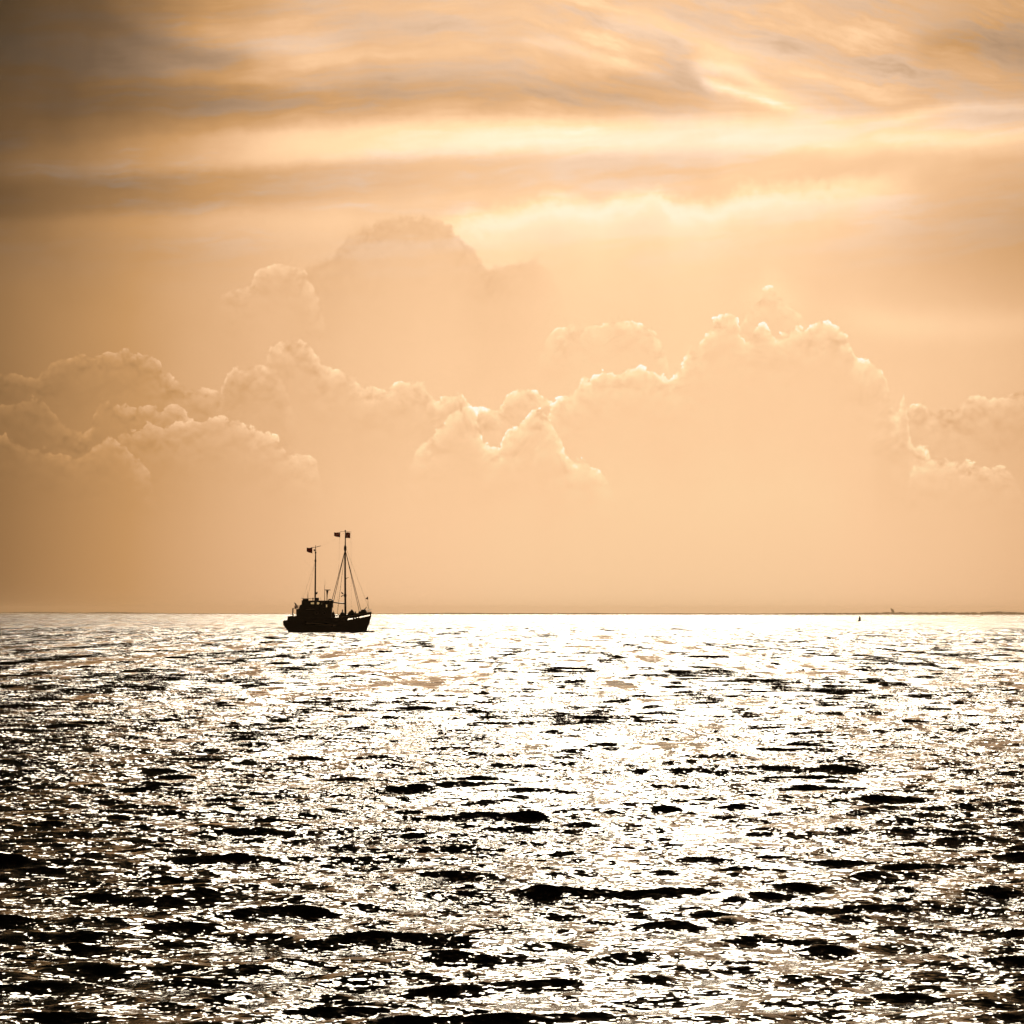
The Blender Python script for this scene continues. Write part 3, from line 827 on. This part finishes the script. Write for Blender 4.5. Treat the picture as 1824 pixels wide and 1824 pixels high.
for s in (-1, 1):
    bm = B(); tube(bm, [(1.05, s * 2.25, 2.93), (2.3, s * 2.28, 3.08)], .05, 6); tube(bm, [(1.7, s * 2.27, 2.5), (1.7, s * 2.27, 3.0)], .03, 6)
    link('side_rail', bm, 'steel', boat)

# stern: davit post
for s in (-1, 1):
    bm = B(); tube(bm, [(-6.22, s * .9, 2.0), (-6.22, s * .9, 4.22), (-5.6, s * .9, 4.28)], .06, 6)
    link('davit', bm, 'steel', boat)
bm = B(); prism(bm, [(-5.95, 5.3), (-5.75, 5.22), (-5.5, 4.9), (-5.46, 4.5), (-5.6, 4.1), (-5.95, 4.22), (-5.66, 4.62)], -1.0, -.8); link('davit_arm', bm, 'steel', boat)
bm = B(); tube(bm, [(-5.25, -.6, 4.1), (-5.28, -.6, 4.85)], .05, 6); link('flag_socket', bm, 'steel', boat)

def thing(o, label, cat, group=None):
    o['label'] = label; o['category'] = cat
    if group: o['group'] = group
    return o
bw = boat.matrix_basis.copy()
def on_boat(o, x, y, z):
    o.location = Matrix.LocRotScale(boat.location, boat.rotation_euler, None) @ Vector((x, y, z)); o.rotation_euler = boat.rotation_euler
    return o
bm = B(); torus(bm, (0, 0, 0), .25, .07, 'y'); thing(on_boat(link('life_ring', bm, 'ring'), -5.58, -.98, 4.5), 'small reddish life ring hanging on the stern davit of the boat', 'life ring')
bm = B(); lump_mesh(bm, 0, 0, 0, .75, .65, 1.05, 5, .5); thing(on_boat(link('net_heap', bm, 'net', None, True), 4.15, 0, 2.94), 'tall pointed dark heap of gear on the foredeck, ahead of the main mast', 'net heap')
bm = B(); lump_mesh(bm, 0, 0, 0, .62, .9, 1.2, 9, .3); thing(on_boat(link('net_heap', bm, 'net', None, True), 2.2, .5, 1.9), 'lower dark heap of gear on deck, just aft of the main mast', 'net heap')

# ------------------------------------------------------------------ channel buoy
DB = 940.0
by = bpy.data.objects.new('channel_buoy', None); C.objects.link(by)
by.scale = (1.2, 1.2, 1.15); by.location = ((1530.5 - 912) / F_PX * DB, DB, 0); by.rotation_euler = (0, math.radians(2), 0)
thing(by, 'small black pillar buoy afloat near the horizon, far right of the boat', 'buoy')
bm = B(); lathe(bm, [(.35, -.6), (.75, -.3), (.80, .3), (.6, .5), (.4, .6)], 16); link('float', bm, 'buoy', by, True)
bm = B(); lathe(bm, [(.42, .55), (.38, 1.3), (.34, 1.7), (.25, 1.75)], 12); link('pillar', bm, 'buoy', by, True)
bm = B(); lathe(bm, [(.14, 1.73), (.2, 1.8), (.2, 2.1), (.06, 2.2)], 10); link('lantern', bm, 'buoy', by, True)

# ------------------------------------------------------------------ far shore
DS = 14000.0
HP = [(-900, 4), (-400, 3), (-200, 4), (0, 3), (60, 4.5), (150, 2.5), (190, 4.5), (260, 2.5), (310, 1.5), (480, 1), (620, 1.0), (720, 1.8), (800, 3.5), (900, 3), (1060, 3.6), (1100, 2.6), (1200, 3),
      (1350, 2.6), (1400, 3.4), (1440, 4), (1500, 4.6), (1540, 5.2), (1570, 6.4), (1600, 7), (1650, 6.2), (1690, 7), (1740, 6.4), (1777, 8.5), (1824, 6.5), (2000, 8), (2300, 6), (2700, 7)]
bm = B()
rows = []
for i in range(240):
    x = -900 + 3600 * i / 239
    a = math.atan((x - 912) / F_PX)
    h = interp(x, HP) * .8 * DS / F_PX
    row = []
    for dr, f in ((-250, -.02), (-200, .16), (-60, .34), (60, .42), (200, .3), (330, -.02)):
        R_ = DS + dr
        row.append(bm.verts.new((R_ * math.sin(a), R_ * math.cos(a), h * f * random.uniform(.8, 1.2) if f > 0 else -1.0)))
    rows.append(row)
for a, b in zip(rows, rows[1:]):
    for k in range(5): bm.faces.new((a[k], b[k], b[k + 1], a[k + 1]))
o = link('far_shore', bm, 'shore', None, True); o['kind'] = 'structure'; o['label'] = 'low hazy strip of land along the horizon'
bm = B()
for i in range(2600):
    x = random.uniform(-900, 2700)
    a = math.atan((x - 912) / F_PX); R_ = DS + random.uniform(-120, 160)
    h = interp(x, HP) * .8 * DS / F_PX * random.uniform(.72, 1.0)
    if h < 3: continue
    cx_, cy_ = R_ * math.sin(a), R_ * math.cos(a)
    r = bmesh.ops.create_icosphere(bm, subdivisions=1, radius=1.0)
    w = random.uniform(10, 34)
    for v in r['verts']:
        v.co = Vector((cx_ + v.co.x * w * random.uniform(.8, 1.2), cy_ + v.co.y * w, h * .55 + v.co.z * h * .47 * random.uniform(.85, 1.1)))
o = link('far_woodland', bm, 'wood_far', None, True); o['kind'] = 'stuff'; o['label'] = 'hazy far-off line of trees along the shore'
# one tall leaning tree over the far shore
ft = bpy.data.objects.new('tall_tree', None); C.objects.link(ft)
ft.location = ((1589 - 912) / F_PX * (DS - 60), DS - 60, 0)
thing(ft, 'tall hazy tree rising above the far shore on the right horizon', 'tree')
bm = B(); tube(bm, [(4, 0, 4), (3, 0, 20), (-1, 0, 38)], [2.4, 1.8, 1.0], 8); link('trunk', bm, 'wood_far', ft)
bm = B()
for (x, z, r_) in ((4, 28, 9.5), (0, 34, 10), (-6, 42, 8), (7, 22, 7), (-9, 46, 4.5), (-1, 27, 7)):
    lump_mesh(bm, x, random.uniform(-4, 4), z - r_ * .6, r_, r_, r_ * 1.2, int(x * 7 + z), .3)
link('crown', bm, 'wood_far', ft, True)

# ------------------------------------------------------------------ haze over the water
m, o_ = new_mat('haze_air')
pv = node('ShaderNodeVolumePrincipled')
pv.inputs['Color'].default_value = (.80, .56, .35, 1); pv.inputs['Density'].default_value = 4.2e-5; pv.inputs['Anisotropy'].default_value = .3
X.tree.links.new(pv.outputs[0], o_.inputs['Volume'])
MAT['haze'] = m
bm = B(); box(bm, -16500, 16500, -16500, 16500, -3.0, 60.0)
o = link('haze', bm, 'haze'); o['kind'] = 'stuff'; o['label'] = 'thin warm evening haze over the sea'
